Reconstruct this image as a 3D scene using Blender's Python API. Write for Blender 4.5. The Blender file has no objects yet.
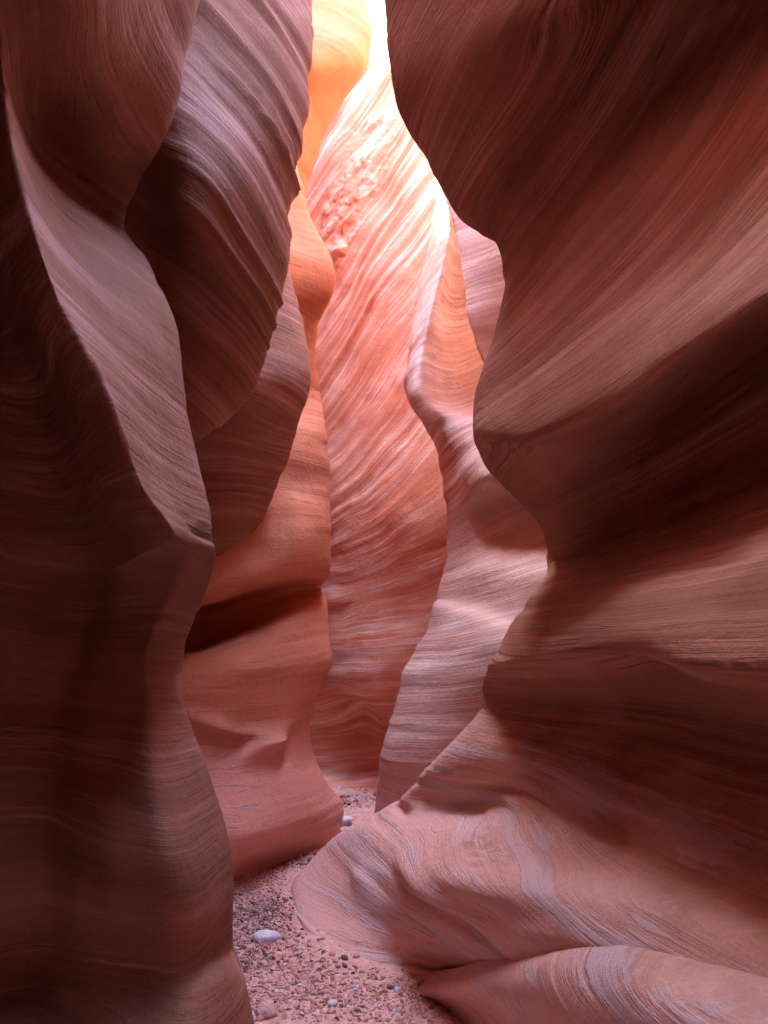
import bpy, math, random
import numpy as np
random.seed(7)
SC = bpy.context.scene
COL = SC.collection

# ------------------------------------------------------------------ camera
CAM_Z, PITCH, FOC = 1.4, math.radians(8), 30.0
KPX = 36.0 / FOC / 1024.0
cam_data = bpy.data.cameras.new('camera')
cam_data.sensor_fit = 'VERTICAL'
cam_data.sensor_height = 36.0
cam_data.lens = FOC
cam_data.clip_start = 0.05
cam_data.clip_end = 2000
cam = bpy.data.objects.new('camera', cam_data)
COL.objects.link(cam)
cam.location = (0, 0, CAM_Z)
cam.rotation_euler = (math.pi / 2 + PITCH, 0, 0)
SC.camera = cam


def ray(px, py):
    u = (px - 384) * KPX
    v = (512 - py) * KPX
    c, s = math.cos(PITCH), math.sin(PITCH)
    return u, c - v * s, s + v * c          # x, y, z (not normalised)


def P(px, py, d):
    """survey point: bearing (px, py) at distance d along the canyon (world y)"""
    x, y, z = ray(px, py)
    if d == 'f':
        t = -CAM_Z / z
        return np.array([x * t, y * t, -0.015])
    t = d / y
    return np.array([x * t, d, CAM_Z + z * t])


def W(x, y, z):
    return ('w', x, y, z)


# ------------------------------------------------------------------ noise
def _hash(ix, iy, iz, seed):
    h = (ix.astype(np.int64) * 374761393 + iy.astype(np.int64) * 668265263 + iz.astype(np.int64) * 2147483647 + seed * 974634777) & 0xffffffff
    h = ((h ^ (h >> 13)) * 1274126177) & 0xffffffff
    h = ((h ^ (h >> 16)) * 2246822519) & 0xffffffff
    h = h ^ (h >> 15)
    return (h & 0xffffff) / float(0xffffff)


def vnoise(x, y, z, seed=0):
    ix, iy, iz = np.floor(x), np.floor(y), np.floor(z)
    fx, fy, fz = x - ix, y - iy, z - iz
    fx = fx * fx * fx * (fx * (fx * 6 - 15) + 10)
    fy = fy * fy * fy * (fy * (fy * 6 - 15) + 10)
    fz = fz * fz * fz * (fz * (fz * 6 - 15) + 10)
    r = 0
    for a in (0, 1):
        wx = fx if a else 1 - fx
        for b in (0, 1):
            wy = fy if b else 1 - fy
            for c in (0, 1):
                wz = fz if c else 1 - fz
                r = r + wx * wy * wz * _hash(ix + a, iy + b, iz + c, seed)
    return r * 2 - 1


def fbm(x, y, z, seed=0, oct=4, gain=0.5):
    r, a, f = 0, 1.0, 1.0
    for i in range(oct):
        r = r + a * vnoise(x * f, y * f, z * f, seed + i * 17)
        a *= gain
        f *= 2.03
    return r


RIM_Y  = [-60, -3, -1, .9, 1.5, 2.1, 2.8, 3.8, 5, 6.2, 7.2, 7.9, 10.5, 12, 60]
RIM_L  = [9.5, 9.5, 9.5, 9.5, 9.5, 9.5, 9.3, 9.3, 9.0, 7.9, 8.1, 10.7, 11.2, 11.3, 11.3]       # left rim height; rims and edges shaped to gate the light
RIM_R  = [6, 6, 5.8, 5.7, 5.6, 5.6, 5.6, 5.8, 6.4, 7.4, 8.6, 9.5, 10, 11, 11]
EDGE_L = [-.6, -.6, 0, .3, .3, -.2, -1.1, -1.8, -2.3, -2.6, -2.6, -2.6, -2.0, -.5, -.5]
EDGE_R = [-.55, -.55, .2, .6, 1.2, 1.8, 2.1, 1.4, .45, .9, 2.0, 2.2, 1.5, -.45, -.45]
Q = 1.05
# ------------------------------------------------------------------ lofted rock faces
def interp_axis(A, ts, tension=0.5):
    """Catmull-Rom along axis 0 of A at fractional indices ts, with end tangents"""
    n = A.shape[0]
    i = np.clip(np.floor(ts).astype(int), 0, n - 2)
    t = (ts - i)[:, None, None]
    p0 = A[np.clip(i - 1, 0, n - 1)]
    p1 = A[i]
    p2 = A[i + 1]
    p3 = A[np.clip(i + 2, 0, n - 1)]
    # chord-aware tangents keep uneven spacing from overshooting
    l01 = np.linalg.norm(p1 - p0, axis=-1, keepdims=True) ** .5 + 1e-4
    l12 = np.linalg.norm(p2 - p1, axis=-1, keepdims=True) ** .5 + 1e-4
    l23 = np.linalg.norm(p3 - p2, axis=-1, keepdims=True) ** .5 + 1e-4
    m1 = (p2 - p1) + l12 * ((p1 - p0) / l01 - (p2 - p0) / (l01 + l12))
    m2 = (p2 - p1) + l12 * ((p3 - p2) / l23 - (p3 - p1) / (l12 + l23))
    m1 = m1 * (tension * 2)
    m2 = m2 * (tension * 2)
    t2, t3 = t * t, t * t * t
    return (2 * t3 - 3 * t2 + 1) * p1 + (t3 - 2 * t2 + t) * m1 + (-2 * t3 + 3 * t2) * p2 + (t3 - t2) * m2


def fine_ts(A, step, smin=3, smax=90):
    n = A.shape[0]
    L = np.linalg.norm(np.diff(A, axis=0), axis=-1).mean(axis=1)
    ts = []
    for k in range(n - 1):
        m = int(np.clip(round(L[k] / (step[k] if hasattr(step, '__len__') else step)), smin, smax))
        ts.extend(k + np.arange(m) / m)
    ts.append(n - 1 - 1e-9)
    return np.array(ts)


def topts(row):
    out = []
    for p in row:
        if isinstance(p, np.ndarray):
            out.append(p)
        elif p[0] == 'w':
            out.append(np.array(p[1:], float))
        else:
            out.append(P(*p))
    return out


def side_wrap(pts, side, steps, front=False):
    """turn the rock round behind its outline: side -1 goes left, +1 right"""
    q = pts[0] if front else pts[-1]
    add = [q + np.array([side * dx, dy, dz]) for dx, dy, dz in steps]
    return (add[::-1] + pts) if front else (pts + add)


def normals(G):
    du = np.gradient(G, axis=0)
    dv = np.gradient(G, axis=1)
    n = np.cross(du, dv)
    n /= (np.linalg.norm(n, axis=-1, keepdims=True) + 1e-9)
    return n


def beds(X, Y, Z, kx, ky, warp, seed, bow=0.0):
    t = np.clip((Z - 1.2) / 2.8, 0, 1)
    t = t * t * (3 - 2 * t)
    return Z + (kx + bow * t) * X + ky * Y + warp * fbm(X * .8, Y * .5, Z * .6, seed, 3)


def rock(name, rows, mat, step=0.016, inward=None, bed=(0, 0, .05), groove=(0.012, 0.004, 0.0015),
         gscale=(7, 23, 70), lump=0.02, features=(), top=None, seed=1, side=-1, sharp=0.0, rough=(), mat2=None):
    """rows: control rows (top to bottom) of world points. top = list of (dx,dy,z) rows above."""
    C = np.array(rows, float)
    step = step * Q
    if top:
        ext = []
        for (dx, dy, fr) in top:
            r = C[0].copy()
            r[:, 0] += dx(r[:, 1]) * fr if callable(dx) else dx
            r[:, 1] += dy
            hz = np.interp(C[0][:, 1], RIM_Y, RIM_L if side < 0 else RIM_R) + .3
            r[:, 2] = C[0][:, 2] + fr * (hz - C[0][:, 2])
            ext.append(r)
        ntop = len(ext)
        C = np.concatenate([np.array(ext), C], 0)
    else:
        ntop = 0
    stepr = [0.12 if k < ntop - 1 else (0.05 if k < ntop else step) for k in range(C.shape[0] - 1)]
    tr = fine_ts(C, stepr, 4, 100)
    Ct = C.transpose(1, 0, 2)
    tc = fine_ts(Ct, step * 1.3, 4, 130)
    A = interp_axis(C, tr)
    G = interp_axis(A.transpose(1, 0, 2), tc).transpose(1, 0, 2)
    N = normals(G)
    if inward is not None:
        ref = np.array(inward, float)
        if np.sum((ref - G) * N) < 0:
            N = -N
            flip = True
        else:
            flip = False
    else:
        flip = False
    X, Y, Z = G[..., 0], G[..., 1], G[..., 2]
    D = lump * fbm(X * 1.6, Y * 1.2, Z * 1.6, seed + 3, 3)
    for (c, r, amp) in features:
        c = P(*c)
        q = np.sqrt(((X - c[0]) / r[0]) ** 2 + ((Y - c[1]) / r[1]) ** 2 + ((Z - c[2] - (r[3] if len(r) > 3 else 0) * (X - c[0])) / r[2]) ** 2)
        D = D + amp * np.exp(-q ** 2 * 1.5)
    for (c, r, amp, f) in rough:
        c = P(*c)
        q = ((X - c[0]) / r[0]) ** 2 + ((Y - c[1]) / r[1]) ** 2 + ((Z - c[2] - (r[3] if len(r) > 3 else 0) * (X - c[0])) / r[2]) ** 2
        al, ac = X * .5 + Z * .86, X * .86 - Z * .5
        wob = .12 * fbm(X * 3, Y * 2, Z * 3, seed + 5, 3)
        h = fbm((al + wob) * f * .45, (ac + wob) * f * 1.7, Y * f * .4, seed + 7, 6, .62)
        h = np.abs(h) * 1.2 + .5 * np.floor(h * 3) / 3
        D = D + amp * h * np.clip(1.25 - q + .8 * fbm(X * 2.2, Y, Z * 2.2, seed + 8, 3), 0, 1)
    b = beds(X, Y, Z, bed[0], bed[1], bed[2], seed, bed[3] if len(bed) > 3 else 0)
    b = b + .035 * vnoise(b * 4.1, b * 0, b * 0, seed + 60) + .010 * vnoise(b * 17, b * 0, b * 0, seed + 61)
    along = 0.9
    for k, (a, f) in enumerate(zip(groove, gscale)):
        w = fbm(X * along, Y * along * .6, b * f, seed + 40 + k * 7, 2, .5)
        if k == 1 and sharp:
            w = w * (1 - sharp) + sharp * (.7 - 2.2 * np.abs(w))
        mod = np.clip(.5 + 1.0 * vnoise(X * 1.5 + 9, Y * .9, Z * 1.4 + k * 3, seed + 90), .06, 1.25)
        D = D + a * w * mod
    G = G + N * D[..., None]
    nr, nc = G.shape[:2]
    me = bpy.data.meshes.new(name)
    idx = np.arange(nr * nc).reshape(nr, nc)
    q = np.stack([idx[:-1, :-1], idx[1:, :-1], idx[1:, 1:], idx[:-1, 1:]], -1).reshape(-1, 4)
    if flip:
        q = q[:, ::-1]
    # keep front faces towards the open canyon
    me.vertices.add(nr * nc)
    me.vertices.foreach_set('co', G.reshape(-1).astype(np.float32))
    me.loops.add(q.size)
    me.loops.foreach_set('vertex_index', q.reshape(-1).astype(np.int32))
    me.polygons.add(len(q))
    me.polygons.foreach_set('loop_start', (np.arange(len(q)) * 4).astype(np.int32))
    me.polygons.foreach_set('loop_total', np.full(len(q), 4, np.int32))
    me.polygons.foreach_set('use_smooth', np.ones(len(q), bool))
    me.update(calc_edges=True)
    at = me.attributes.new('bed', 'FLOAT', 'POINT')
    at.data.foreach_set('value', b.reshape(-1).astype(np.float32))
    me.materials.append(mat)
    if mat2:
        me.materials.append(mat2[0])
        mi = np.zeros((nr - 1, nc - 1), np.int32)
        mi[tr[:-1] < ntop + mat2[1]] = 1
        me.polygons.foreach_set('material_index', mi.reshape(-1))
    o = bpy.data.objects.new(name, me)
    COL.objects.link(o)
    return o


def tag(o, label=None, cat=None, group=None, kind=None):
    if label: o['label'] = label
    if cat: o['category'] = cat
    if group: o['group'] = group
    if kind: o['kind'] = kind
    return o


# ------------------------------------------------------------------ materials
def sandstone(name, c_dark, c_mid, c_pale, crust=0.0, crust_col=(.42, .40, .44), contrast=1.0, bump=1.0, rough=.85, fine=1.0, lowz=None, dust=None, wide_w=.4):
    m = bpy.data.materials.new(name)
    m.use_nodes = True
    nt = m.node_tree
    N, L = nt.nodes, nt.links
    bs = N['Principled BSDF']
    bs.inputs['Roughness'].default_value = rough
    bs.inputs['Specular IOR Level'].default_value = 0.25
    geo = N.new('ShaderNodeNewGeometry')
    sep = N.new('ShaderNodeSeparateXYZ')
    L.new(geo.outputs['Position'], sep.inputs[0])
    at = N.new('ShaderNodeAttribute')
    at.attribute_name = 'bed'

    def lam(scale_b, scale_l, detail=3, rough_=.55, dist=0.0):
        mb = N.new('ShaderNodeMath'); mb.operation = 'MULTIPLY'; mb.inputs[1].default_value = scale_b
        L.new(at.outputs['Fac'], mb.inputs[0])
        mx = N.new('ShaderNodeMath'); mx.operation = 'MULTIPLY'; mx.inputs[1].default_value = scale_l
        L.new(sep.outputs['X'], mx.inputs[0])
        my = N.new('ShaderNodeMath'); my.operation = 'MULTIPLY'; my.inputs[1].default_value = scale_l * .6
        L.new(sep.outputs['Y'], my.inputs[0])
        cv = N.new('ShaderNodeCombineXYZ')
        L.new(mb.outputs[0], cv.inputs[0]); L.new(mx.outputs[0], cv.inputs[1]); L.new(my.outputs[0], cv.inputs[2])
        nz = N.new('ShaderNodeTexNoise')
        nz.inputs['Scale'].default_value = 1
        nz.inputs['Detail'].default_value = detail
        nz.inputs['Roughness'].default_value = rough_
        nz.inputs['Distortion'].default_value = dist
        L.new(cv.outputs[0], nz.inputs['Vector'])
        return nz.outputs['Fac']

    def noise(scale, detail=4, rough_=.6):
        nz = N.new('ShaderNodeTexNoise')
        nz.inputs['Scale'].default_value = scale
        nz.inputs['Detail'].default_value = detail
        nz.inputs['Roughness'].default_value = rough_
        L.new(geo.outputs['Position'], nz.inputs['Vector'])
        return nz.outputs['Fac']

    def mth(op, a, b):
        n = N.new('ShaderNodeMath'); n.operation = op
        for i, v in enumerate((a, b)):
            if isinstance(v, (int, float)): n.inputs[i].default_value = v
            else: L.new(v, n.inputs[i])
        return n.outputs[0]

    wide = lam(9, .8, 2)
    midl = lam(45, 1.6, 3)
    finel = lam(190, 3.0, 3, .65)
    mk = N.new('ShaderNodeMapRange')
    mk.inputs['From Min'].default_value = .38; mk.inputs['From Max'].default_value = .66
    mk.inputs['To Min'].default_value = .1; mk.inputs['To Max'].default_value = 1.9
    L.new(lam(5, 1.1, 3), mk.inputs['Value'])
    dv = mth('ADD', mth('MULTIPLY', mth('SUBTRACT', midl, .5), .30), mth('MULTIPLY', mth('SUBTRACT', finel, .5), .22 * fine))
    v = mth('ADD', mth('MULTIPLY', wide, wide_w), .5 - wide_w / 2)
    v = mth('ADD', v, mth('MULTIPLY', dv, mk.outputs['Result']))
    v = mth('ADD', v, mth('MULTIPLY', mth('SUBTRACT', noise(2.2, 5), .5), .25))
    ramp = N.new('ShaderNodeValToRGB')
    w = .17 / contrast
    e = ramp.color_ramp.elements
    e[0].position = .5 - w; e[0].color = (*c_dark, 1)
    e[1].position = .5 + w; e[1].color = (*c_pale, 1)
    k = e.new(.5); k.color = (*c_mid, 1)
    L.new(v, ramp.inputs['Fac'])
    col = ramp.outputs['Color']
    if dust:
        # pale dust and silt left on the foot of the wall by floods
        zz = mth('ADD', sep.outputs['Z'], mth('MULTIPLY', mth('SUBTRACT', noise(2.6, 6, .65), .5), .7))
        dm = N.new('ShaderNodeMapRange')
        dm.inputs['From Min'].default_value = .5; dm.inputs['From Max'].default_value = 1.1
        dm.inputs['To Min'].default_value = .85; dm.inputs['To Max'].default_value = 0
        L.new(zz, dm.inputs['Value'])
        md = N.new('ShaderNodeMix'); md.data_type = 'RGBA'
        L.new(dm.outputs['Result'], md.inputs['Factor']); L.new(col, md.inputs['A']); md.inputs['B'].default_value = (*dust, 1)
        col = md.outputs['Result']
    # sand-grain speckle
    mix = N.new('ShaderNodeMix'); mix.data_type = 'RGBA'; mix.blend_type = 'MULTIPLY'
    sp = N.new('ShaderNodeValToRGB')
    sp.color_ramp.elements[0].position = .3; sp.color_ramp.elements[0].color = (.8, .78, .76, 1)
    sp.color_ramp.elements[1].position = .7; sp.color_ramp.elements[1].color = (1.12, 1.12, 1.12, 1)
    L.new(noise(160, 3, .7), sp.inputs['Fac'])
    mix.inputs['Factor'].default_value = .7
    L.new(col, mix.inputs['A']); L.new(sp.outputs['Color'], mix.inputs['B'])
    col = mix.outputs['Result']
    crust_h = None
    if crust > 0:
        cm = N.new('ShaderNodeValToRGB')
        cm.color_ramp.elements[0].position = .60 - crust * .12; cm.color_ramp.elements[0].color = (0, 0, 0, 1)
        cm.color_ramp.elements[1].position = .63 - crust * .12; cm.color_ramp.elements[1].color = (1, 1, 1, 1)
        cv2 = mth('ADD', mth('MULTIPLY', noise(2.4, 8, .7), .36), mth('MULTIPLY', lam(13, .8, 6, .65), .64))
        L.new(cv2, cm.inputs['Fac'])
        fac = cm.outputs['Color']
        if lowz is not None:
            mr = N.new('ShaderNodeMapRange')
            mr.inputs['From Min'].default_value = lowz[0]; mr.inputs['From Max'].default_value = lowz[1]
            mr.inputs['To Min'].default_value = 1; mr.inputs['To Max'].default_value = 0
            L.new(sep.outputs['Z'], mr.inputs['Value'])
            fac = mth('MULTIPLY', fac, mr.outputs['Result'])
        m2 = N.new('ShaderNodeMix'); m2.data_type = 'RGBA'
        L.new(mth('MULTIPLY', fac, .5), m2.inputs['Factor'])
        L.new(col, m2.inputs['A']); m2.inputs['B'].default_value = (*crust_col, 1)
        col = m2.outputs['Result']
        crust_h = fac
    # thin parting cracks along the beds
    cn = mth('ABSOLUTE', mth('SUBTRACT', lam(8, .45, 6, .6), .5), 0)
    cr = N.new('ShaderNodeMapRange')
    cr.inputs['From Min'].default_value = .0; cr.inputs['From Max'].default_value = .010
    cr.inputs['To Min'].default_value = 1; cr.inputs['To Max'].default_value = 0
    L.new(cn, cr.inputs['Value'])
    cmk = N.new('ShaderNodeMapRange')
    cmk.inputs['From Min'].default_value = .52; cmk.inputs['From Max'].default_value = .60
    L.new(noise(1.7, 4, .6), cmk.inputs['Value'])
    crack = mth('MULTIPLY', cr.outputs['Result'], cmk.outputs['Result'])
    L.new(col, bs.inputs['Base Color'])
    h = mth('ADD', mth('MULTIPLY', crack, -.006), mth('MULTIPLY', noise(9, 7, .66), .011))
    h = mth('ADD', h, mth('MULTIPLY', lam(60, 2.0, 4, .6), .006 * bump))
    h = mth('ADD', h, mth('MULTIPLY', finel, .003 * bump))
    h = mth('ADD', h, mth('MULTIPLY', noise(260, 3, .7), .0010))
    h = mth('ADD', h, mth('MULTIPLY', noise(30, 6, .66), .005))
    if crust_h is not None:
        h = mth('ADD', h, mth('MULTIPLY', crust_h, .003))
    bp = N.new('ShaderNodeBump')
    bp.inputs['Strength'].default_value = .9
    bp.inputs['Distance'].default_value = 1.0
    L.new(h, bp.inputs['Height'])
    L.new(bp.outputs['Normal'], bs.inputs['Normal'])
    return m


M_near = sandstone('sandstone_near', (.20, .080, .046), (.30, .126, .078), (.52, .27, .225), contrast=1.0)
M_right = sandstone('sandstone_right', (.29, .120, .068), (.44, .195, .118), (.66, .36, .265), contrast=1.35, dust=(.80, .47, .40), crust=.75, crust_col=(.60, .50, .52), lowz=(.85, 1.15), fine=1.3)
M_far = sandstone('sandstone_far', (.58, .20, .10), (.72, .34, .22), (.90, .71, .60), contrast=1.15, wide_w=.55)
M_orange_glow = sandstone('sandstone_orange_glow', (.42, .115, .045), (.50, .155, .07), (.60, .24, .14), contrast=.8, fine=.6, bump=.5)  # warm bounce light from the sunlit wall put into the stone colour
M_pink = sandstone('sandstone_pink', (.50, .17, .08), (.62, .235, .125), (.72, .33, .22), dust=(.74, .35, .27), contrast=.8, crust=.35, lowz=(.5, .8), bump=.6)
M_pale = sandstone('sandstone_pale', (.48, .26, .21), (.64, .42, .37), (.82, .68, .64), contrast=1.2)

def lean_left(y):
    return np.interp(y, [1.8, 3.0], [.45, -.9])
def lean_right(y):
    return np.interp(y, [2.2, 3.2, 3.8], [1.6, 1.6, .4])
LW = [(.10, .16, 0), (.45, .40, 0), (2.6, .55, 0)]     # left rocks turn back to the left
RW = [(.10, .18, 0), (.50, .45, 0), (2.6, .6, 0)]

# ---- near left wall
rows = [
 [(-330,-120,1.45),(-160,-80,1.65),(-60,-80,1.75),(80,-80,1.9),(190,-80,2.5),(225,-80,3.0)],
 [(-330,-60,1.45),(-120,-40,1.75),(-20,-30,1.85),(80,0,2.05),(160,0,2.6),(200,0,3.0)],
 [(-330,0,1.45),(-100,0,1.95),(-2,10,1.98),(70,60,2.35),(140,90,2.8),(172,110,3.05)],
 [(-330,80,1.5),(-100,60,2.2),(2,70,2.05),(50,150,3.05),(98,202,3.3),(123,216,3.35)],
 [(-330,180,1.5),(-80,150,2.35),(16,165,2.0),(68,205,2.8),(124,243,3.1),(150,265,3.22)],
 [(-330,300,1.55),(-40,290,2.5),(58,300,1.98),(110,305,2.5),(155,310,2.85),(175,325,3.05)],
 [(-330,400,1.6),(5,395,2.6),(105,390,2.0),(140,392,2.4),(170,400,2.75),(186,412,2.95)],
 [(-330,500,1.6),(35,490,2.65),(140,485,2.08),(165,482,2.38),(190,487,2.68),(204,492,2.85)],
 [(-330,570,1.65),(75,560,2.7),(172,530,2.18),(191,539,2.42),(208,546,2.65),(216,553,2.8)],
 [(-330,590,1.65),(75,585,2.8),(158,562,2.62),(183,566,2.7),(203,568,2.82),(213,570,2.92)],
 [(-330,640,1.7),(75,620,2.85),(140,600,2.85),(170,600,2.92),(193,600,3.02),(204,600,3.08)],
 [(-330,700,1.7),(65,665,2.85),(120,655,2.9),(150,650,2.98),(175,650,3.1),(184,650,3.2)],
 [(-330,760,1.7),(50,715,2.8),(110,710,2.85),(148,706,2.95),(174,706,3.1),(184,706,3.22)],
 [(-330,820,1.6),(40,765,2.7),(105,762,2.75),(150,760,2.8),(187,762,3.0),(205,765,3.2)],
 [(-330,900,1.5),(35,850,2.5),(110,850,2.5),(170,850,2.6),(212,850,2.92),(232,850,3.2)],
 [(-330,980,1.4),(30,925,2.4),(110,920,2.52),(180,915,2.62),(220,915,2.98),(234,915,3.25)],
 [(-330,1040,1.35),(20,1020,2.5),(100,1010,2.6),(180,975,2.7),(222,950,3.12),(236,948,3.35)],
 [(-330,1100,1.3),(20,1100,2.4),(100,1080,2.5),(185,1015,2.6),(230,983,2.85),(250,988,3.1)],
 [(-330,1200,1.3),(10,1200,2.3),(110,1180,2.3),(200,1080,2.52),(240,1070,2.8),(259,1065,3.0)],
 [(-330,1400,1.3),(10,1400,1.9),(110,1380,2.0),(200,1250,2.5),(240,1220,2.8),(266,1200,3.0)],
]
R = []
for k_, r in enumerate(rows):
    if 5 <= k_ <= 16:
        r = [(r[0][0], r[0][1], r[0][2] + .45), (r[1][0], r[1][1], r[1][2] + .28)] + ([(r[2][0], r[2][1], r[2][2] + .12)] if k_ > 8 else [r[2]]) + r[3:]
    p = topts(r)
    z = p[0][2]
    a_, b_ = p[1], p[2]
    sh_ = 1 if 2 <= k_ <= 8 else 0
    p.insert(2, b_ + (a_ - b_) * (.10 if sh_ else .4) + np.array([-.055, .12, 0]) * sh_)
    p.insert(4, p[3] * .9 + p[4] * .1 if sh_ else p[3] * .6 + p[4] * .4)
    p = [np.array([1.9, -2.9, z]), np.array([-1.0, -2.7, z]), np.array([-1.2, .2, z])] + p  # unseen rear end added across behind the camera to keep light out
    R.append(side_wrap(p, -1, LW))
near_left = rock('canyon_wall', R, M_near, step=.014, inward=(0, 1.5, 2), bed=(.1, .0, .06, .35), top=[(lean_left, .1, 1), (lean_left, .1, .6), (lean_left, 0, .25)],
                 groove=(.009, .004, .0015), lump=.012, seed=11,
                 features=[((205, 535, 2.62), (.12, .2, .012, -.3), -.02), ((190, 520, 2.6), (.2, .3, .008, -.4), -.015)])
tag(near_left, 'dark near left rock wall with a lavender slanting facet above an undercut', 'canyon wall')

# ---- upper left buttress
rows = [
 [(60,-90,3.5),(110,-80,3.4),(170,-80,3.5),(240,-80,3.7),(298,-80,4.0),(316,-80,4.3)],
 [(60,0,3.5),(110,0,3.42),(180,0,3.5),(250,0,3.7),(297,0,4.0),(314,0,4.25)],
 [(60,60,3.5),(110,60,3.38),(172,60,3.38),(240,70,3.55),(292,70,3.9),(311,75,4.15)],
 [(60,90,3.5),(110,85,3.36),(168,95,3.3),(228,130,3.38),(286,145,3.78),(305,140,4.1)],
 [(60,110,3.5),(110,100,3.36),(165,118,3.28),(208,190,3.26),(262,228,3.65),(294,215,4.05)],
 [(60,130,3.5),(110,130,3.38),(160,150,3.33),(195,225,3.31),(243,283,3.62),(277,306,4.0)],
 [(60,210,3.7),(110,205,3.6),(150,230,3.7),(188,280,3.75),(233,328,3.9),(269,348,4.12)],
 [(60,330,3.9),(110,335,3.82),(150,350,3.9),(185,380,3.95),(225,392,4.05),(255,388,4.22)],
 [(60,440,4.0),(110,440,3.98),(140,447,4.02),(170,450,4.1),(198,440,4.16),(222,424,4.28)],
 [(60,445,4.3),(110,448,4.3),(140,446,4.4),(170,440,4.5),(198,425,4.6),(222,405,4.7)],
 [(60,330,5.6),(110,330,5.6),(140,330,5.6),(170,330,5.6),(198,330,5.6),(222,330,5.6)],
]
R = [side_wrap(topts(r), -1, LW) for r in rows]
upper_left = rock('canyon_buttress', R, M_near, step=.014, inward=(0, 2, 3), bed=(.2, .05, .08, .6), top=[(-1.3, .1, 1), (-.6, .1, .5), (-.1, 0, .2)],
                  groove=(.028, .011, .004), gscale=(8, 26, 80), seed=23, sharp=.6)
tag(upper_left, 'grooved purple buttress overhanging the upper left, dark and smooth underneath', 'rock buttress')

# ---- small lavender ledge fin under the buttress
rows = [
 [(150,60,4.7),(200,60,4.75),(250,60,4.95),(275,60,5.2)],
 [(150,150,4.7),(200,150,4.75),(250,150,4.95),(277,150,5.2)],
 [(150,250,4.65),(210,250,4.7),(262,255,4.95),(286,260,5.15)],
 [(150,325,4.5),(220,320,4.55),(278,325,4.78),(303,330,5.05)],
 [(150,385,4.4),(225,382,4.36),(285,378,4.6),(310,376,4.92)],
 [(150,402,4.42),(225,400,4.4),(282,397,4.66),(309,394,4.95)],
 [(150,425,4.6),(225,425,4.6),(275,420,4.82),(300,418,5.03)],
 [(150,480,4.9),(220,475,4.88),(262,468,5.0),(286,464,5.13)],
 [(150,545,5.0),(215,545,5.06),(243,535,5.16),(266,512,5.36)],
 [(150,610,5.3),(210,600,5.3),(236,580,5.42),(252,560,5.6)],
]
R = [side_wrap(topts(r), -1, LW) for r in rows]
fin = rock('rock_fin', R, M_near, step=.016, inward=(0, 2, 3), bed=(.05, .0, .05), top=[(-.9, .1, 1), (-.4, .1, .5)], groove=(.016, .009, .003), gscale=(8, 24, 60), seed=31)
tag(fin, 'short fin with a banded mauve face ending in a dark triangular underside', 'rock fin')

# ---- middle left wall, orange glow coloured in above, pink below
rows = [
 [(120,60,4.9),(200,60,5.2),(250,60,5.7),(280,60,6.1),(292,60,6.3)],
 [(120,150,4.9),(200,150,5.2),(250,150,5.7),(284,155,6.05),(298,165,6.25)],
 [(120,215,4.9),(200,215,5.15),(250,215,5.55),(288,215,5.95),(312,215,6.15)],
 [(120,262,4.9),(200,262,5.1),(250,262,5.45),(298,262,5.75),(333,262,6.0)],
 [(120,290,4.9),(200,290,5.1),(250,290,5.45),(298,290,5.75),(331,292,6.0)],
 [(120,330,4.9),(200,330,5.2),(250,330,5.6),(295,330,5.95),(316,330,6.15)],
 [(120,390,4.9),(200,390,5.2),(250,390,5.55),(293,392,5.9),(318,392,6.15)],
 [(120,440,5.2),(200,440,5.4),(255,445,5.5),(298,440,5.62),(326,436,6.0)],
 [(120,480,5.2),(200,490,5.35),(255,490,5.4),(298,480,5.55),(329,490,5.95)],
 [(120,540,4.95),(200,545,5.12),(250,543,5.2),(298,540,5.32),(331,540,5.85)],
 [(120,590,4.8),(195,592,4.98),(250,578,5.12),(298,572,5.42),(330,574,5.9)],
 [(120,640,5.8),(192,622,5.9),(250,603,5.9),(293,590,6.0),(321,588,6.15)],
 [(120,655,5.8),(190,645,5.8),(250,622,5.8),(293,604,5.85),(325,598,6.05)],
 [(120,670,4.9),(185,663,4.95),(240,645,5.15),(292,630,5.45),(328,640,5.9)],
 [(120,690,4.8),(185,683,4.85),(240,668,5.0),(292,662,5.35),(329,663,5.82)],
 [(120,720,4.8),(185,715,4.85),(240,705,5.05),(288,700,5.4),(317,697,5.85)],
 [(120,760,4.8),(188,752,4.9),(240,745,5.12),(280,742,5.42),(313,742,5.85)],
 [(120,810,4.6),(190,800,4.75),(240,795,4.95),(285,790,5.25),(324,778,5.8)],
 [(120,860,4.5),(190,850,4.65),(240,840,4.8),(295,825,5.25),(342,806,5.85)],
 [(120,930,'f'),(190,900,'f'),(240,878,'f'),(293,862,'f'),(336,846,'f')],
]
R = []
for r in rows:
    R.append(side_wrap(topts(r), -1, [(.10, .2, 0), (.5, .5, 0), (2.4, .7, 0)]))
last = [p + np.array([0, -.25, -.5]) for p in R[-1]]
R.append(last)
mid_left = rock('canyon_wall', R, M_pink, mat2=(M_orange_glow, 6.0), step=.018, inward=(0.2, 3, 2), bed=(.0, .0, .08), top=[(-1.5, .1, 1), (-.6, .1, .4), (-.05, 0, .15)], groove=(.008, .004, .002), seed=43,
                features=[((262, 745, 5.2), (.16, .4, .08, .5), -.14), ((225, 728, 5.0), (.22, .4, .05, -.4), -.08), ((300, 480, 5.5), (.15, .3, .12), .04)])
tag(mid_left, 'middle left wall glowing orange above a deep slit and pink down to the sand', 'canyon wall')

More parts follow.
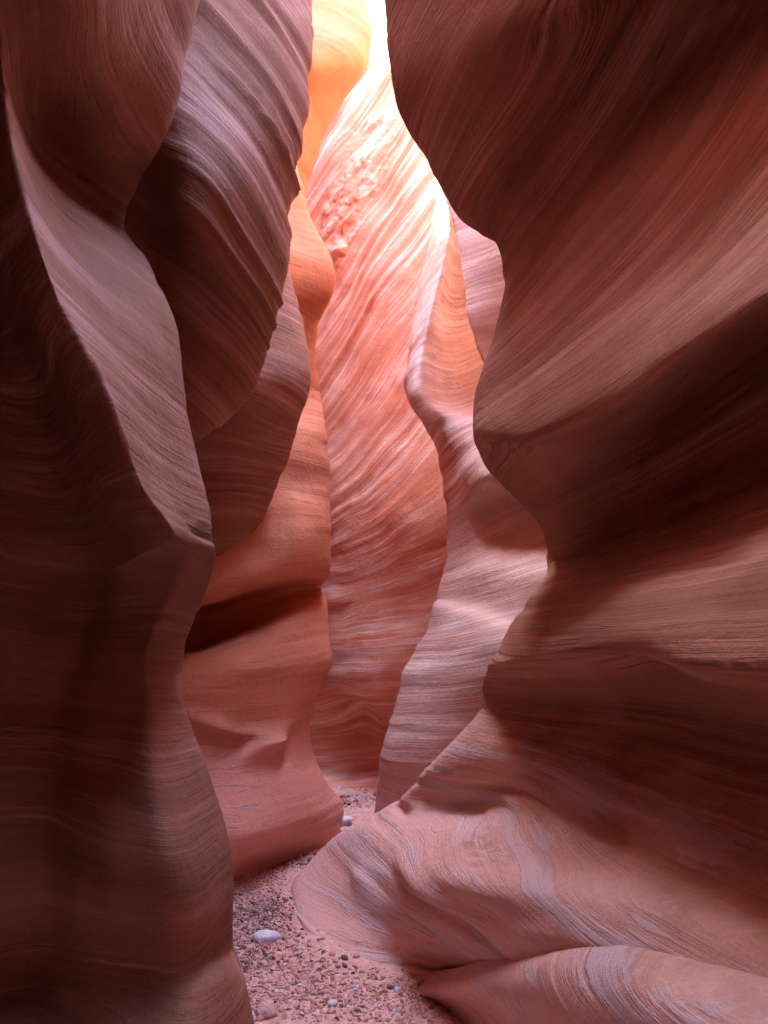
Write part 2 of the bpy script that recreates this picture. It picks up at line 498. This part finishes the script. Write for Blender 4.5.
# ---- high buttress, orange bounce glow put into its colour
rows = [
 [(200,-160,6.6),(280,-160,6.8),(335,-160,7.0),(358,-160,7.3)],
 [(200,-60,6.6),(280,-60,6.8),(337,-60,7.0),(361,-60,7.3)],
 [(200,0,6.5),(280,0,6.7),(342,0,6.95),(366,0,7.25)],
 [(200,40,6.45),(280,40,6.6),(342,45,6.8),(370,45,7.15)],
 [(200,62,6.5),(280,66,6.6),(340,65,6.85),(366,65,7.2)],
 [(200,95,6.7),(280,95,6.85),(322,95,7.05),(346,95,7.35)],
 [(200,130,6.9),(270,130,7.0),(305,130,7.2),(325,130,7.45)],
 [(200,170,7.0),(270,170,7.1),(298,170,7.3),(314,168,7.5)],
 [(200,215,7.1),(260,215,7.2),(290,215,7.4),(305,212,7.6)],
 [(200,300,7.1),(250,300,7.2),(280,300,7.4),(296,300,7.7)],
 [(200,600,7.1),(250,600,7.2),(280,600,7.4),(296,600,7.7)],
 [(200,900,7.1),(250,900,7.2),(280,900,7.4),(296,900,7.7)],
]
R = [side_wrap(topts(r), -1, LW) for r in rows]
orange = rock('canyon_buttress', R, M_orange_glow, step=.025, inward=(.5, 4, 5), bed=(.1, .1, .1), top=[(-.2, .1, 1)], groove=(.008, .003, .001), seed=51)
tag(orange, 'smooth glowing orange buttress at the top centre beside the bright wall', 'rock buttress')

# ---- far wall closing the bend
def grow(py, ds, pxs=(230, 290, 335, 380, 425, 480, 560, 700)):
    return [(px, py, d) for px, d in zip(pxs, ds)]
rows = [
 grow(-200, (12.4, 11.9, 11.4, 10.9, 10.3, 9.7, 9.2, 8.6)),
 grow(-60, (11.9, 11.4, 10.8, 10.2, 9.5, 9.0, 8.5, 8.0)),
 grow(60, (11.4, 10.9, 10.2, 9.6, 8.9, 8.4, 8.0, 7.5)),
 grow(180, (11.0, 10.4, 9.7, 9.1, 8.4, 8.0, 7.6, 7.1)),
 grow(300, (10.5, 9.9, 9.2, 8.5, 7.9, 7.5, 7.2, 6.8)),
 grow(420, (10.1, 9.5, 8.7, 8.0, 7.5, 7.1, 6.8, 6.5)),
 grow(520, (9.7, 9.1, 8.3, 7.7, 7.2, 6.9, 6.6, 6.3)),
 grow(600, (9.6, 9.0, 8.25, 7.7, 7.3, 7.0, 6.7, 6.4)),
 grow(680, (9.5, 8.9, 8.1, 7.6, 7.3, 7.0, 6.7, 6.4)),
 grow(730, (9.5, 8.95, 8.5, 8.25, 7.9, 7.4, 6.9, 6.5)),
 grow(765, (9.4, 8.9, 8.5, 8.3, 8.1, 7.8, 7.2, 6.6)),
 [(230,778,8.7),(290,782,8.2),(335,785,7.9),(380,785,7.9),(425,785,7.8),(480,790,7.6),(560,800,7.2),(700,810,6.6)],
]
R = [topts(r) for r in rows]
R.append([p + np.array([0, -.4, -.6]) for p in R[-1]])
R2 = []
for p in R:
    R2.append([p[0] + np.array([-2.5, .8, 0])] + p + [p[-1] + np.array([1.5, -.8, 0])])
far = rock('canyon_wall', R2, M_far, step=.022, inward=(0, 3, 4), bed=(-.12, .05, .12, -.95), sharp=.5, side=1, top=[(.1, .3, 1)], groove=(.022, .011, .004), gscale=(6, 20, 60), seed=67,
           features=[((352, 730, 8.3), (.3, .5, .35), -.25), ((372, 165, 8.2), (.16, .4, .3), -.12), ((345, 100, 10), (.4, .6, .06, .9), -.10)],
           rough=[((335, 205, 9.4), (.6, 1.6, 1.0, 1.2), .035, 1.7), ((345, 190, 9.4), (.4, 1.6, .8, 1.2), .014, 6)])
tag(far, 'brilliant sunlit far wall with sweeping pink and cream bands', 'canyon wall')

# ---- pale right fin with the bright rim
rows = [
 [(420,40,6.3),(440,40,6.1),(470,40,5.7),(530,40,5.3),(650,40,4.9)],
 [(425,120,6.25),(445,120,6.1),(470,120,5.8),(530,120,5.4),(650,120,4.9)],
 [(436,190,6.3),(447,190,5.95),(466,190,6.3),(530,190,5.6),(650,190,4.9)],
 [(431,240,6.4),(448,240,5.75),(468,243,6.25),(530,240,6.2),(650,240,4.9)],
 [(416,300,6.4),(434,300,5.65),(464,300,6.3),(530,300,6.2),(650,300,4.9)],
 [(408,360,6.2),(420,360,5.5),(460,360,6.1),(530,350,6.0),(650,350,4.9)],
 [(407,395,6.05),(417,398,5.4),(458,398,6.0),(530,395,5.7),(650,395,4.9)],
 [(424,424,6.15),(434,424,5.75),(470,422,5.6),(530,420,5.2),(650,420,4.8)],
 [(436,450,6.1),(452,450,5.65),(480,445,5.35),(530,450,5.0),(650,450,4.7)],
 [(445,490,6.0),(464,485,5.5),(488,478,5.15),(530,478,4.85),(650,478,4.6)],
 [(448,518,5.9),(466,512,5.6),(492,500,5.5),(535,505,5.2),(650,505,4.7)],
 [(449,548,5.85),(466,545,5.6),(495,536,5.45),(538,535,5.05),(650,535,4.6)],
 [(444,578,5.75),(466,578,5.4),(500,572,5.05),(542,575,4.75),(650,575,4.5)],
 [(439,600,5.72),(465,603,5.3),(498,612,4.95),(530,625,4.7),(650,625,4.4)],
 [(435,607,5.5),(462,616,5.0),(496,630,4.68),(526,645,4.5),(650,645,4.3)],
 [(418,645,5.45),(446,655,4.95),(480,668,4.66),(520,680,4.5),(650,680,4.3)],
 [(396,700,5.45),(426,705,4.95),(463,715,4.72),(520,730,4.6),(650,730,4.3)],
 [(381,752,5.5),(405,760,5.0),(440,765,4.8),(520,770,4.7),(650,770,4.4)],
 [(376,795,5.6),(400,810,5.2),(440,820,5.0),(520,820,4.8),(650,820,4.5)],
 [(372,850,5.7),(400,870,5.3),(440,880,5.1),(520,880,4.9),(650,880,4.6)],
]
R = [side_wrap(topts(r), 1, RW, front=True) for r in rows]
R = [p + [p[-1] + np.array([1.5, -.3, 0])] for p in R]
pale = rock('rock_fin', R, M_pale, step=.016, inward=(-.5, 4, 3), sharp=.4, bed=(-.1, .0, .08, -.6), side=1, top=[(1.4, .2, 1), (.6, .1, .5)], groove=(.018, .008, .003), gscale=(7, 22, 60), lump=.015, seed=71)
tag(pale, 'pale pink fin right of centre with a white rim and a dark scooped hollow', 'rock fin')

# ---- striped lobe behind the right wall
rows = [
 [(408,60,4.75),(425,60,4.6),(460,60,4.4),(560,60,4.1)],
 [(420,130,4.75),(435,130,4.6),(470,130,4.4),(560,130,4.1)],
 [(431,168,4.75),(448,168,4.6),(480,168,4.4),(560,168,4.1)],
 [(445,195,4.75),(462,195,4.55),(490,195,4.3),(560,195,4.1)],
 [(457,237,4.7),(475,240,4.45),(505,240,4.2),(570,240,4.0)],
 [(463,275,4.65),(482,280,4.4),(512,280,4.2),(580,280,4.0)],
 [(470,322,4.6),(487,322,4.4),(515,322,4.25),(580,322,4.0)],
 [(480,352,4.65),(497,352,4.5),(525,352,4.35),(580,352,4.0)],
 [(500,385,4.8),(515,385,4.6),(540,385,4.4),(600,385,4.1)],
 [(560,430,4.9),(575,430,4.7),(600,430,4.5),(640,430,4.3)],
]
rows = [[(a, b, d + .8 + .25 * min(k, 2)) for k, (a, b, d) in enumerate(r)] for r in rows]
R = [side_wrap(topts(r), 1, [(.06, .10, 0), (.4, .25, 0), (2.4, .4, 0)], front=True) for r in rows]
R = [p + [p[-1] + np.array([1.5, -.3, 0])] for p in R]
lobe = rock('rock_lobe', R, M_pale, step=.012, inward=(-.5, 3, 3), bed=(-.35, .0, .05), side=1, top=[(.5, .2, 1), (.2, .1, .5)], groove=(.016, .008, .003), gscale=(8, 24, 60), lump=.01, seed=77)
tag(lobe, 'small striped pink lobe between the pale fin and the big right wall', 'rock lobe')

# ---- big right wall
rows = [
 [(380,-80,3.3),(430,-100,2.9),(500,-120,2.6),(600,-150,2.3),(720,-200,2.0),(950,-300,1.4)],
 [(384,0,3.3),(430,-20,2.95),(500,-50,2.65),(600,-80,2.35),(700,-120,2.1),(900,-250,1.5)],
 [(402,115,3.25),(440,80,2.95),(500,40,2.7),(570,0,2.5),(660,-50,2.3),(850,-180,1.7)],
 [(431,164,3.26),(466,132,3.03),(520,80,2.86),(590,25,2.7),(670,-30,2.48),(850,-150,1.85)],
 [(458,212,3.3),(490,180,3.12),(540,120,3.0),(610,50,2.85),(680,-10,2.65),(850,-120,2.0)],
 [(486,226,3.4),(507,206,3.24),(553,146,3.09),(625,70,2.91),(700,5,2.68),(865,-100,2.0)],
 [(503,262,3.45),(520,240,3.3),(565,170,3.15),(640,90,2.95),(720,20,2.7),(880,-80,2.0)],
 [(496,333,3.3),(540,290,2.95),(600,230,2.7),(680,170,2.45),(768,90,2.2),(930,-20,1.7)],
 [(477,395,3.12),(530,360,2.78),(600,310,2.52),(690,260,2.25),(780,200,1.98),(950,100,1.5)],
 [(474,434,3.0),(530,436,2.62),(600,408,2.36),(690,345,2.02),(780,285,1.76),(980,180,1.3)],
 [(480,450,3.15),(536,450,2.8),(606,428,2.55),(693,366,2.25),(780,308,2.0),(980,205,1.4)],
 [(492,470,3.3),(552,485,3.1),(622,465,2.95),(700,412,2.75),(780,372,2.5),(990,300,1.7)],
 [(542,525,3.6),(572,535,3.4),(637,515,3.15),(712,470,2.9),(790,432,2.6),(1000,380,1.9)],
 [(547,558,3.82),(574,556,3.52),(639,533,3.22),(714,492,2.95),(798,456,2.65),(1000,420,2.0)],
 [(548,574,3.8),(575,567,3.35),(640,546,2.85),(716,506,2.65),(800,470,2.35),(1000,437,1.85)],
 [(522,612,3.65),(570,606,2.8),(640,596,2.25),(715,580,1.95),(800,562,1.68),(1000,545,1.5)],
 [(490,662,3.85),(560,650,2.55),(640,646,2.05),(710,668,1.7),(800,685,1.5),(1000,700,1.35)],
 [(485,678,4.02),(560,667,3.15),(640,668,2.6),(710,690,2.2),(800,705,1.88),(1000,730,1.5)],
 [(483,694,4.1),(560,700,3.45),(640,710,2.92),(710,730,2.5),(800,748,2.1),(1000,770,1.6)],
 [(482,710,4.12),(560,726,3.42),(640,742,2.82),(710,765,2.38),(800,790,2.0),(1000,810,1.6)],
 [(462,733,4.2),(540,752,3.42),(625,768,2.72),(710,795,2.22),(800,822,1.88),(1000,840,1.5)],
 [(436,758,4.3),(510,780,3.65),(605,800,2.65),(705,832,2.1),(800,860,1.8),(1000,880,1.5)],
 [(400,797,4.62),(475,812,4.0),(565,826,2.9),(680,850,2.12),(800,885,1.75),(1000,920,1.45)],
 [(372,816,4.85),(438,836,3.85),(530,853,2.9),(640,876,2.22),(790,925,1.72),(1000,970,1.3)],
 [(346,832,5.05),(395,858,3.95),(490,885,2.85),(610,905,2.1),(780,955,1.6),(1000,1000,1.25)],
 [(318,854,5.2),(370,886,4.15),(470,912,3.1),(590,940,2.1),(770,990,1.58),(1000,1030,1.25)],
 [(293,881,4.95),(345,912,4.25),(450,938,3.4),(580,962,2.2),(760,1015,1.62),(1000,1060,1.25)],
 [(290,903,'f'),(340,940,4.05),(440,960,3.65),(570,985,2.3),(750,1045,1.7),(1000,1100,1.3)],
 [(300,930,'f'),(350,962,'f'),(440,974,'f'),(560,1010,'f'),(740,1090,'f'),(1000,1200,1.5)],
]
R = []
for k, r in enumerate(rows):
    p = topts(r)
    z = p[-1][2]
    if k < len(rows) - 5:
        p = side_wrap(p, 1, [(.08, .16, 0), (.45, .4, 0), (2.6, .6, 0)], front=True)
    else:
        q = p[0]
        p = [np.array([q[0] + 1.8, q[1] + 1.0, -.4]), np.array([q[0] + .5, q[1] + .5, -.35]), np.array([q[0] + .04, q[1] + .12, q[2] - .16])] + p
    p = p + [np.array([.9, .2, z]), np.array([1.0, -2.5, z])]
    R.append(p)
R.append([p + np.array([-.05, -.1, -.5]) for p in R[-1]])
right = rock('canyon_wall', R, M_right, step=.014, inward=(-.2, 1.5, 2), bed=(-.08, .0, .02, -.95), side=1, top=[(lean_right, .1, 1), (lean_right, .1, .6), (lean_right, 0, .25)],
             groove=(.012, .006, .0025), gscale=(8, 30, 85), seed=83, lump=.010, sharp=.4,
             features=[((372, 880, 4.3), (.14, .25, .07), .05), ((460, 880, 3.5), (.42, .5, .035, .12), .05), ((480, 915, 3.3), (.45, .5, .035, .15), -.04),
                       ((500, 790, 3.7), (.4, .5, .03, .3), -.035), ((720, 560, 2.0), (.3, .4, .02, .1), -.015), ((402, 806, 4.6), (.07, .2, .03), -.05), ((650, 835, 2.7), (.35, .4, .05, -.3), -.05),
                       ((655, 668, 2.6), (.12, .3, .05, -.5), -.06)],
             rough=[((620, 780, 2.8), (.5, .8, .10, -.2), .012, 14), ((520, 860, 3.2), (.5, .5, .05, -.2), .010, 20)])
tag(right, 'huge right wall with a broad slanting bulge and a spreading foot', 'canyon wall')

# ---- low slab in the right foreground
rows = [
 [(430,976,3.75),(500,956,3.05),(600,952,2.2),(720,975,1.72),(900,1025,1.4)],
 [(412,984,3.85),(490,967,2.98),(590,962,2.05),(705,988,1.6),(880,1045,1.3)],
 [(416,990,'f'),(490,988,2.88),(590,995,1.92),(700,1030,1.48),(860,1100,1.2)],
 [(440,1003,'f'),(500,1030,3.0),(600,1090,1.9),(720,1180,1.45),(880,1300,1.1)],
]
R = [topts(r) for r in rows]
R = [[p + np.array([0.05, .25, -.35]) for p in R[0]]] + R + [[p + np.array([0, -.15, -.4]) for p in R[-1]]]
slab = rock('rock_slab', R, M_right, step=.012, inward=(0, 1.5, 3), bed=(0, 0, .05), groove=(.004, .002, .001), lump=.02, seed=91)
tag(slab, 'low smooth slab rising from the gravel at the bottom right', 'rock slab')

# ------------------------------------------------------------------ floor
SHORE = np.array([on_[:2] for on_ in [P(px, py, 'f') for px, py in ((340, 846), (300, 868), (288, 888), (291, 905), (300, 930), (330, 952), (350, 963), (385, 971), (440, 974), (500, 974), (560, 974))]])

def shore_dist(x, y):
    d = np.full(np.shape(x), 9.0)
    for a, b in zip(SHORE[:-1], SHORE[1:]):
        ab = b - a
        t = np.clip(((x - a[0]) * ab[0] + (y - a[1]) * ab[1]) / (ab @ ab), 0, 1)
        d = np.minimum(d, np.hypot(x - a[0] - t * ab[0], y - a[1] - t * ab[1]))
    return d

def floor_z(x, y):
    return .034 * np.exp(-(shore_dist(x, y) / .12) ** 2) + .02 * vnoise(x * 1.3, y * 1.3, x * 0, 5) + .012 * vnoise(x * 5, y * 5, x * 0, 6)

def grid_mesh(name, xs, ys, zf, mat):
    X, Y = np.meshgrid(xs, ys)
    Z = zf(X, Y)
    nr, nc = X.shape
    idx = np.arange(nr * nc).reshape(nr, nc)
    q = np.stack([idx[:-1, :-1], idx[:-1, 1:], idx[1:, 1:], idx[1:, :-1]], -1).reshape(-1, 4)
    me = bpy.data.meshes.new(name)
    me.from_pydata(np.stack([X, Y, Z], -1).reshape(-1, 3).tolist(), [], q.tolist())
    me.polygons.foreach_set('use_smooth', np.ones(len(q), bool))
    me.materials.append(mat)
    o = bpy.data.objects.new(name, me); COL.objects.link(o)
    return o

def simple_mat(name, c1, c2, scale=40, bump=.004, rough=.9, detail=5):
    m = bpy.data.materials.new(name); m.use_nodes = True
    nt = m.node_tree; N, L = nt.nodes, nt.links
    bs = N['Principled BSDF']; bs.inputs['Roughness'].default_value = rough
    bs.inputs['Specular IOR Level'].default_value = .25
    geo = N.new('ShaderNodeNewGeometry')
    nz = N.new('ShaderNodeTexNoise'); nz.inputs['Scale'].default_value = scale; nz.inputs['Detail'].default_value = detail
    nz.inputs['Roughness'].default_value = .65
    L.new(geo.outputs['Position'], nz.inputs['Vector'])
    rp = N.new('ShaderNodeValToRGB')
    rp.color_ramp.elements[0].position = .35; rp.color_ramp.elements[0].color = (*c1, 1)
    rp.color_ramp.elements[1].position = .65; rp.color_ramp.elements[1].color = (*c2, 1)
    L.new(nz.outputs['Fac'], rp.inputs['Fac']); L.new(rp.outputs['Color'], bs.inputs['Base Color'])
    bp = N.new('ShaderNodeBump'); bp.inputs['Distance'].default_value = bump * 10; bp.inputs['Strength'].default_value = .5
    L.new(nz.outputs['Fac'], bp.inputs['Height']); L.new(bp.outputs['Normal'], bs.inputs['Normal'])
    return m

M_sand = simple_mat('sand', (.66, .35, .27), (.84, .54, .46), 30)
gx = np.concatenate([[-400, -100, -30, -8], np.linspace(-3, 3.5, 260), [8, 30, 100, 400]])
gy = np.concatenate([[-400, -100, -30, -8], np.linspace(-3, 11, 420), [16, 40, 100, 400]])
fl = grid_mesh('sandy_ground', gx, gy, floor_z, M_sand)
tag(fl, kind='structure')

# ------------------------------------------------------------------ stones
def stone_mesh(name, seed, mat, sub=2, ang=.25):
    import bmesh
    rnd = random.Random(seed)
    bm = bmesh.new()
    bmesh.ops.create_icosphere(bm, subdivisions=sub, radius=1)
    pl = [(np.array([rnd.gauss(0, 1) for _ in range(3)]), rnd.uniform(.55, .85)) for _ in range(9)]
    pl = [(n / np.linalg.norm(n), h) for n, h in pl]
    for v in bm.verts:
        c = np.array(v.co)
        for n, h in pl:
            dd = c @ n - h
            if dd > 0: c = c - n * dd * .85
        v.co = c
    for f in bm.faces: f.smooth = True
    me = bpy.data.meshes.new(name); bm.to_mesh(me); bm.free()
    me.materials.append(mat)
    return me

M_st = [simple_mat('stone_red', (.54, .25, .19), (.78, .45, .37), 25), simple_mat('stone_mauve', (.50, .27, .24), (.72, .48, .44), 25),
        simple_mat('stone_white', (.62, .58, .62), (.82, .80, .86), 12), simple_mat('stone_dark', (.15, .09, .085), (.30, .19, .18), 25)]
SM = [[stone_mesh('stone', 100 + 10 * k + j, M_st[k]) for j in range(4)] for k in range(4)]

def on_floor(px, py):
    p = P(px, py, 'f')
    return float(p[0]), float(p[1])

def put_stone(px, py, size, kind, label=None, group=None, flat=.6, rz=None, name='stone'):
    x, y = on_floor(px, py)
    o = bpy.data.objects.new(name, random.choice(SM[kind]))
    COL.objects.link(o)
    z = float(floor_z(np.array([x]), np.array([y]))[0])
    o.location = (x, y, z + size * flat * .30)
    o.scale = (size * random.uniform(.8, 1.25), size * random.uniform(.75, 1.0), size * flat)
    o.rotation_euler = (random.uniform(-.15, .15), random.uniform(-.15, .15), random.uniform(0, 6.28) if rz is None else rz)
    tag(o, label, 'stone', group)
    return o

put_stone(266, 941, .062, 2, 'pale lavender white stone lying alone on the gravel, largest of the light stones', flat=.62, rz=.4)
o = put_stone(266, 1014, .05, 1, 'rounded mauve stone at the foot of the near left wall', flat=.6)
o = put_stone(332, 1006, .028, 2, 'small white pebble in the middle of the gravel near the bottom edge', flat=.7)
o = put_stone(344, 826, .075, 2, 'bright pale stone in the sunlit gap at the far end of the passage', flat=.7)
o = put_stone(337, 836, .06, 3, 'dark stone wedged against the foot of the middle left wall', flat=.8)

# loose stones one can pick out of the gravel
placed = []
tries = 0
while len(placed) < 90 and tries < 4000:
    tries += 1
    px = random.uniform(236, 470); py = random.uniform(905, 1040)
    lim = 232 + (px - 300) * 0 
    left = 236 + max(0, py - 940) * .3
    edge = 925 if px < 300 else (925 + (px - 298) * .5 if px < 385 else 972)
    if px < left or (px > 285 and py < edge + 6) or (px > 415 and py > 985 - 0 and px - 415 > (1040 - py) * 2):
        continue
    if any((px - a) ** 2 + (py - b) ** 2 < 100 for a, b in placed) or (px - 266) ** 2 + (py - 941) ** 2 < 500:
        continue
    placed.append((px, py))
    put_stone(px, py, random.choice([.009, .011, .012, .014, .019]), random.choice([0, 0, 0, 0, 1, 1, 1, 3]),
              'small reddish stone loose among the gravel on the canyon floor', 'small stones scattered over the gravel', flat=.65)

# gravel: thousands of chips, one heap
def gravel(name, n, region, smin, smax, mats, seed, w=(.42, .38, .08, .12), blobs=None):
    import bmesh
    rs = np.random.RandomState(seed)
    bm = bmesh.new(); bmesh.ops.create_icosphere(bm, subdivisions=1, radius=1)
    V = np.array([v.co[:] for v in bm.verts]); F = np.array([[v.index for v in f.verts] for f in bm.faces]); bm.free()
    pts = []
    while len(pts) < n:
        x = rs.uniform(region[0], region[1]); y = rs.uniform(region[2], region[3])
        dens = .55 + .6 * vnoise(np.array([x * 2.2]), np.array([y * 2.2]), np.array([0.]), seed)[0]
        if blobs:
            dens = max(math.exp(-((x - bx) / rx) ** 2 - ((y - by) / ry) ** 2) for bx, by, rx, ry in blobs)
        else:
            dens *= 1 - .97 * math.exp(-(float(shore_dist(np.array(x), np.array(y))) / .10) ** 2)
        if rs.rand() < dens: pts.append((x, y))
    pts = np.array(pts)
    s = smin * (smax / smin) ** (rs.rand(n) ** 2.6)
    ca = rs.rand(n) * 6.283
    tilt = rs.randn(n, 2) * .35
    VV = np.empty((n, len(V), 3))
    jit = 1 + .28 * rs.randn(n, len(V), 1)
    sc = np.stack([rs.uniform(.8, 1.4, n), rs.uniform(.7, 1.1, n), rs.uniform(.35, .75, n)], -1)
    L = V[None] * np.clip(jit, .5, 1.4) * sc[:, None, :] * s[:, None, None]
    c, sn = np.cos(ca)[:, None], np.sin(ca)[:, None]
    x = L[..., 0] * c - L[..., 1] * sn; y = L[..., 0] * sn + L[..., 1] * c
    z = L[..., 2] + x * tilt[:, :1] + y * tilt[:, 1:]
    zf = floor_z(pts[:, 0], pts[:, 1])
    VV[..., 0] = x + pts[:, :1]; VV[..., 1] = y + pts[:, 1:]; VV[..., 2] = z + (zf + s * .25)[:, None]
    FF = (F[None] + (np.arange(n) * len(V))[:, None, None]).reshape(-1, 3)
    me = bpy.data.meshes.new(name)
    me.vertices.add(n * len(V)); me.vertices.foreach_set('co', VV.reshape(-1).astype(np.float32))
    me.loops.add(FF.size); me.loops.foreach_set('vertex_index', FF.reshape(-1).astype(np.int32))
    me.polygons.add(len(FF)); me.polygons.foreach_set('loop_start', (np.arange(len(FF)) * 3).astype(np.int32))
    me.polygons.foreach_set('loop_total', np.full(len(FF), 3, np.int32))
    for m in mats: me.materials.append(m)
    w = np.array(w); mi = rs.choice(4, size=n, p=w)
    me.polygons.foreach_set('material_index', np.repeat(mi, len(F)).astype(np.int32))
    me.update(calc_edges=True)
    o = bpy.data.objects.new(name, me); COL.objects.link(o)
    return o
g1 = gravel('gravel', 24000, (-.95, 1.0, 3.0, 5.6), .0028, .013, M_st, 3, w=(.60, .30, .07, .03))
tag(g1, 'reddish gravel covering the canyon floor', 'gravel', kind='stuff')
g2 = gravel('gravel', 1800, (-.8, .6, 6.2, 8.4), .006, .03, M_st, 4)
tag(g2, 'bright gravel in the sunlit gap at the far end of the passage', 'gravel', kind='stuff')

bl = [(*on_floor(255, 912), .16, .22), (*on_floor(262, 935), .12, .12), (*on_floor(300, 868), .16, .12), (*on_floor(250, 965), .08, .10)]
g3 = gravel('dark_debris', 1500, (-1.3, .2, 3.4, 6.2), .004, .014, M_st, 9, w=(.1, .15, .05, .7), blobs=bl)
tag(g3, 'dark litter of flood debris beside the foot of the walls', 'debris', kind='stuff')

# ------------------------------------------------------------------ unseen rock cap, added so its slot controls incoming light
def plateau_light_gate():
    vs, fs = [], []
    for side, xe, hh, far_ in ((0, EDGE_L, RIM_L, -60), (1, EDGE_R, RIM_R, 60)):
        b = len(vs)
        for y, x, h in zip(RIM_Y, xe, hh):
            vs += [(x, y, h + .5), (far_, y, h + .5), (x, y, h), (far_, y, h)]
        for k in range(len(RIM_Y) - 1):
            a, c = b + 4 * k, b + 4 * (k + 1)
            fs += [(a, a + 1, c + 1, c), (a + 2, c + 2, c + 3, a + 3), (a, c, c + 2, a + 2)]
        # added skirts and end faces, shutting out light from the horizon
        g = len(vs)
        vs += [(far_, -60, -2), (far_, 60, -2), (0, -60, -2), (0, 60, -2)]
        e = b + 4 * (len(RIM_Y) - 1)
        fs += [tuple([b + 1 + 4 * k for k in range(len(RIM_Y))] + [g + 1, g]), (b, b + 1, g, g + 2), (e, e + 1, g + 1, g + 3)]
    me = bpy.data.meshes.new('plateau_light_gate'); me.from_pydata(vs, [], fs); me.materials.append(M_orange_glow)
    o = bpy.data.objects.new('plateau_light_gate', me); COL.objects.link(o)
    tag(o, kind='structure')
plateau_light_gate()

# ------------------------------------------------------------------ light
SUN_EL, SUN_AZ = 56, 274       # azimuth measured clockwise from +y: where the sun stands
w = bpy.data.worlds.new('World'); SC.world = w; w.use_nodes = True
nt = w.node_tree
sky = nt.nodes.new('ShaderNodeTexSky'); sky.sky_type = 'NISHITA'; sky.sun_disc = False; sky.dust_density = 1.8; sky.air_density = 1.0
sky.sun_elevation = math.radians(SUN_EL); sky.sun_rotation = math.radians(SUN_AZ)
bg = nt.nodes['Background']; bg.inputs['Strength'].default_value = .15
nt.links.new(sky.outputs['Color'], bg.inputs['Color'])
sd = bpy.data.lights.new('sun', 'SUN'); sd.energy = 2.8; sd.angle = math.radians(.5); sd.color = (1, .93, .84)
so = bpy.data.objects.new('sun', sd); COL.objects.link(so)
el, az = math.radians(SUN_EL), math.radians(SUN_AZ)
from mathutils import Vector
dirv = Vector((math.sin(az) * math.cos(el), math.cos(az) * math.cos(el), math.sin(el)))
so.rotation_euler = dirv.to_track_quat('Z', 'Y').to_euler()
so.location = (0, 0, 30)

vs_ = SC.view_settings
vs_.view_transform = 'Standard'; vs_.look = 'None'; vs_.gamma = 1; vs_.use_curve_mapping = False
vs_.exposure = 5.2
cy = SC.cycles
cy.max_bounces = 8; cy.diffuse_bounces = 8; cy.glossy_bounces = 2
cy.use_denoising = True
cy.caustics_reflective = False; cy.caustics_refractive = False
cy.sample_clamp_indirect = 6
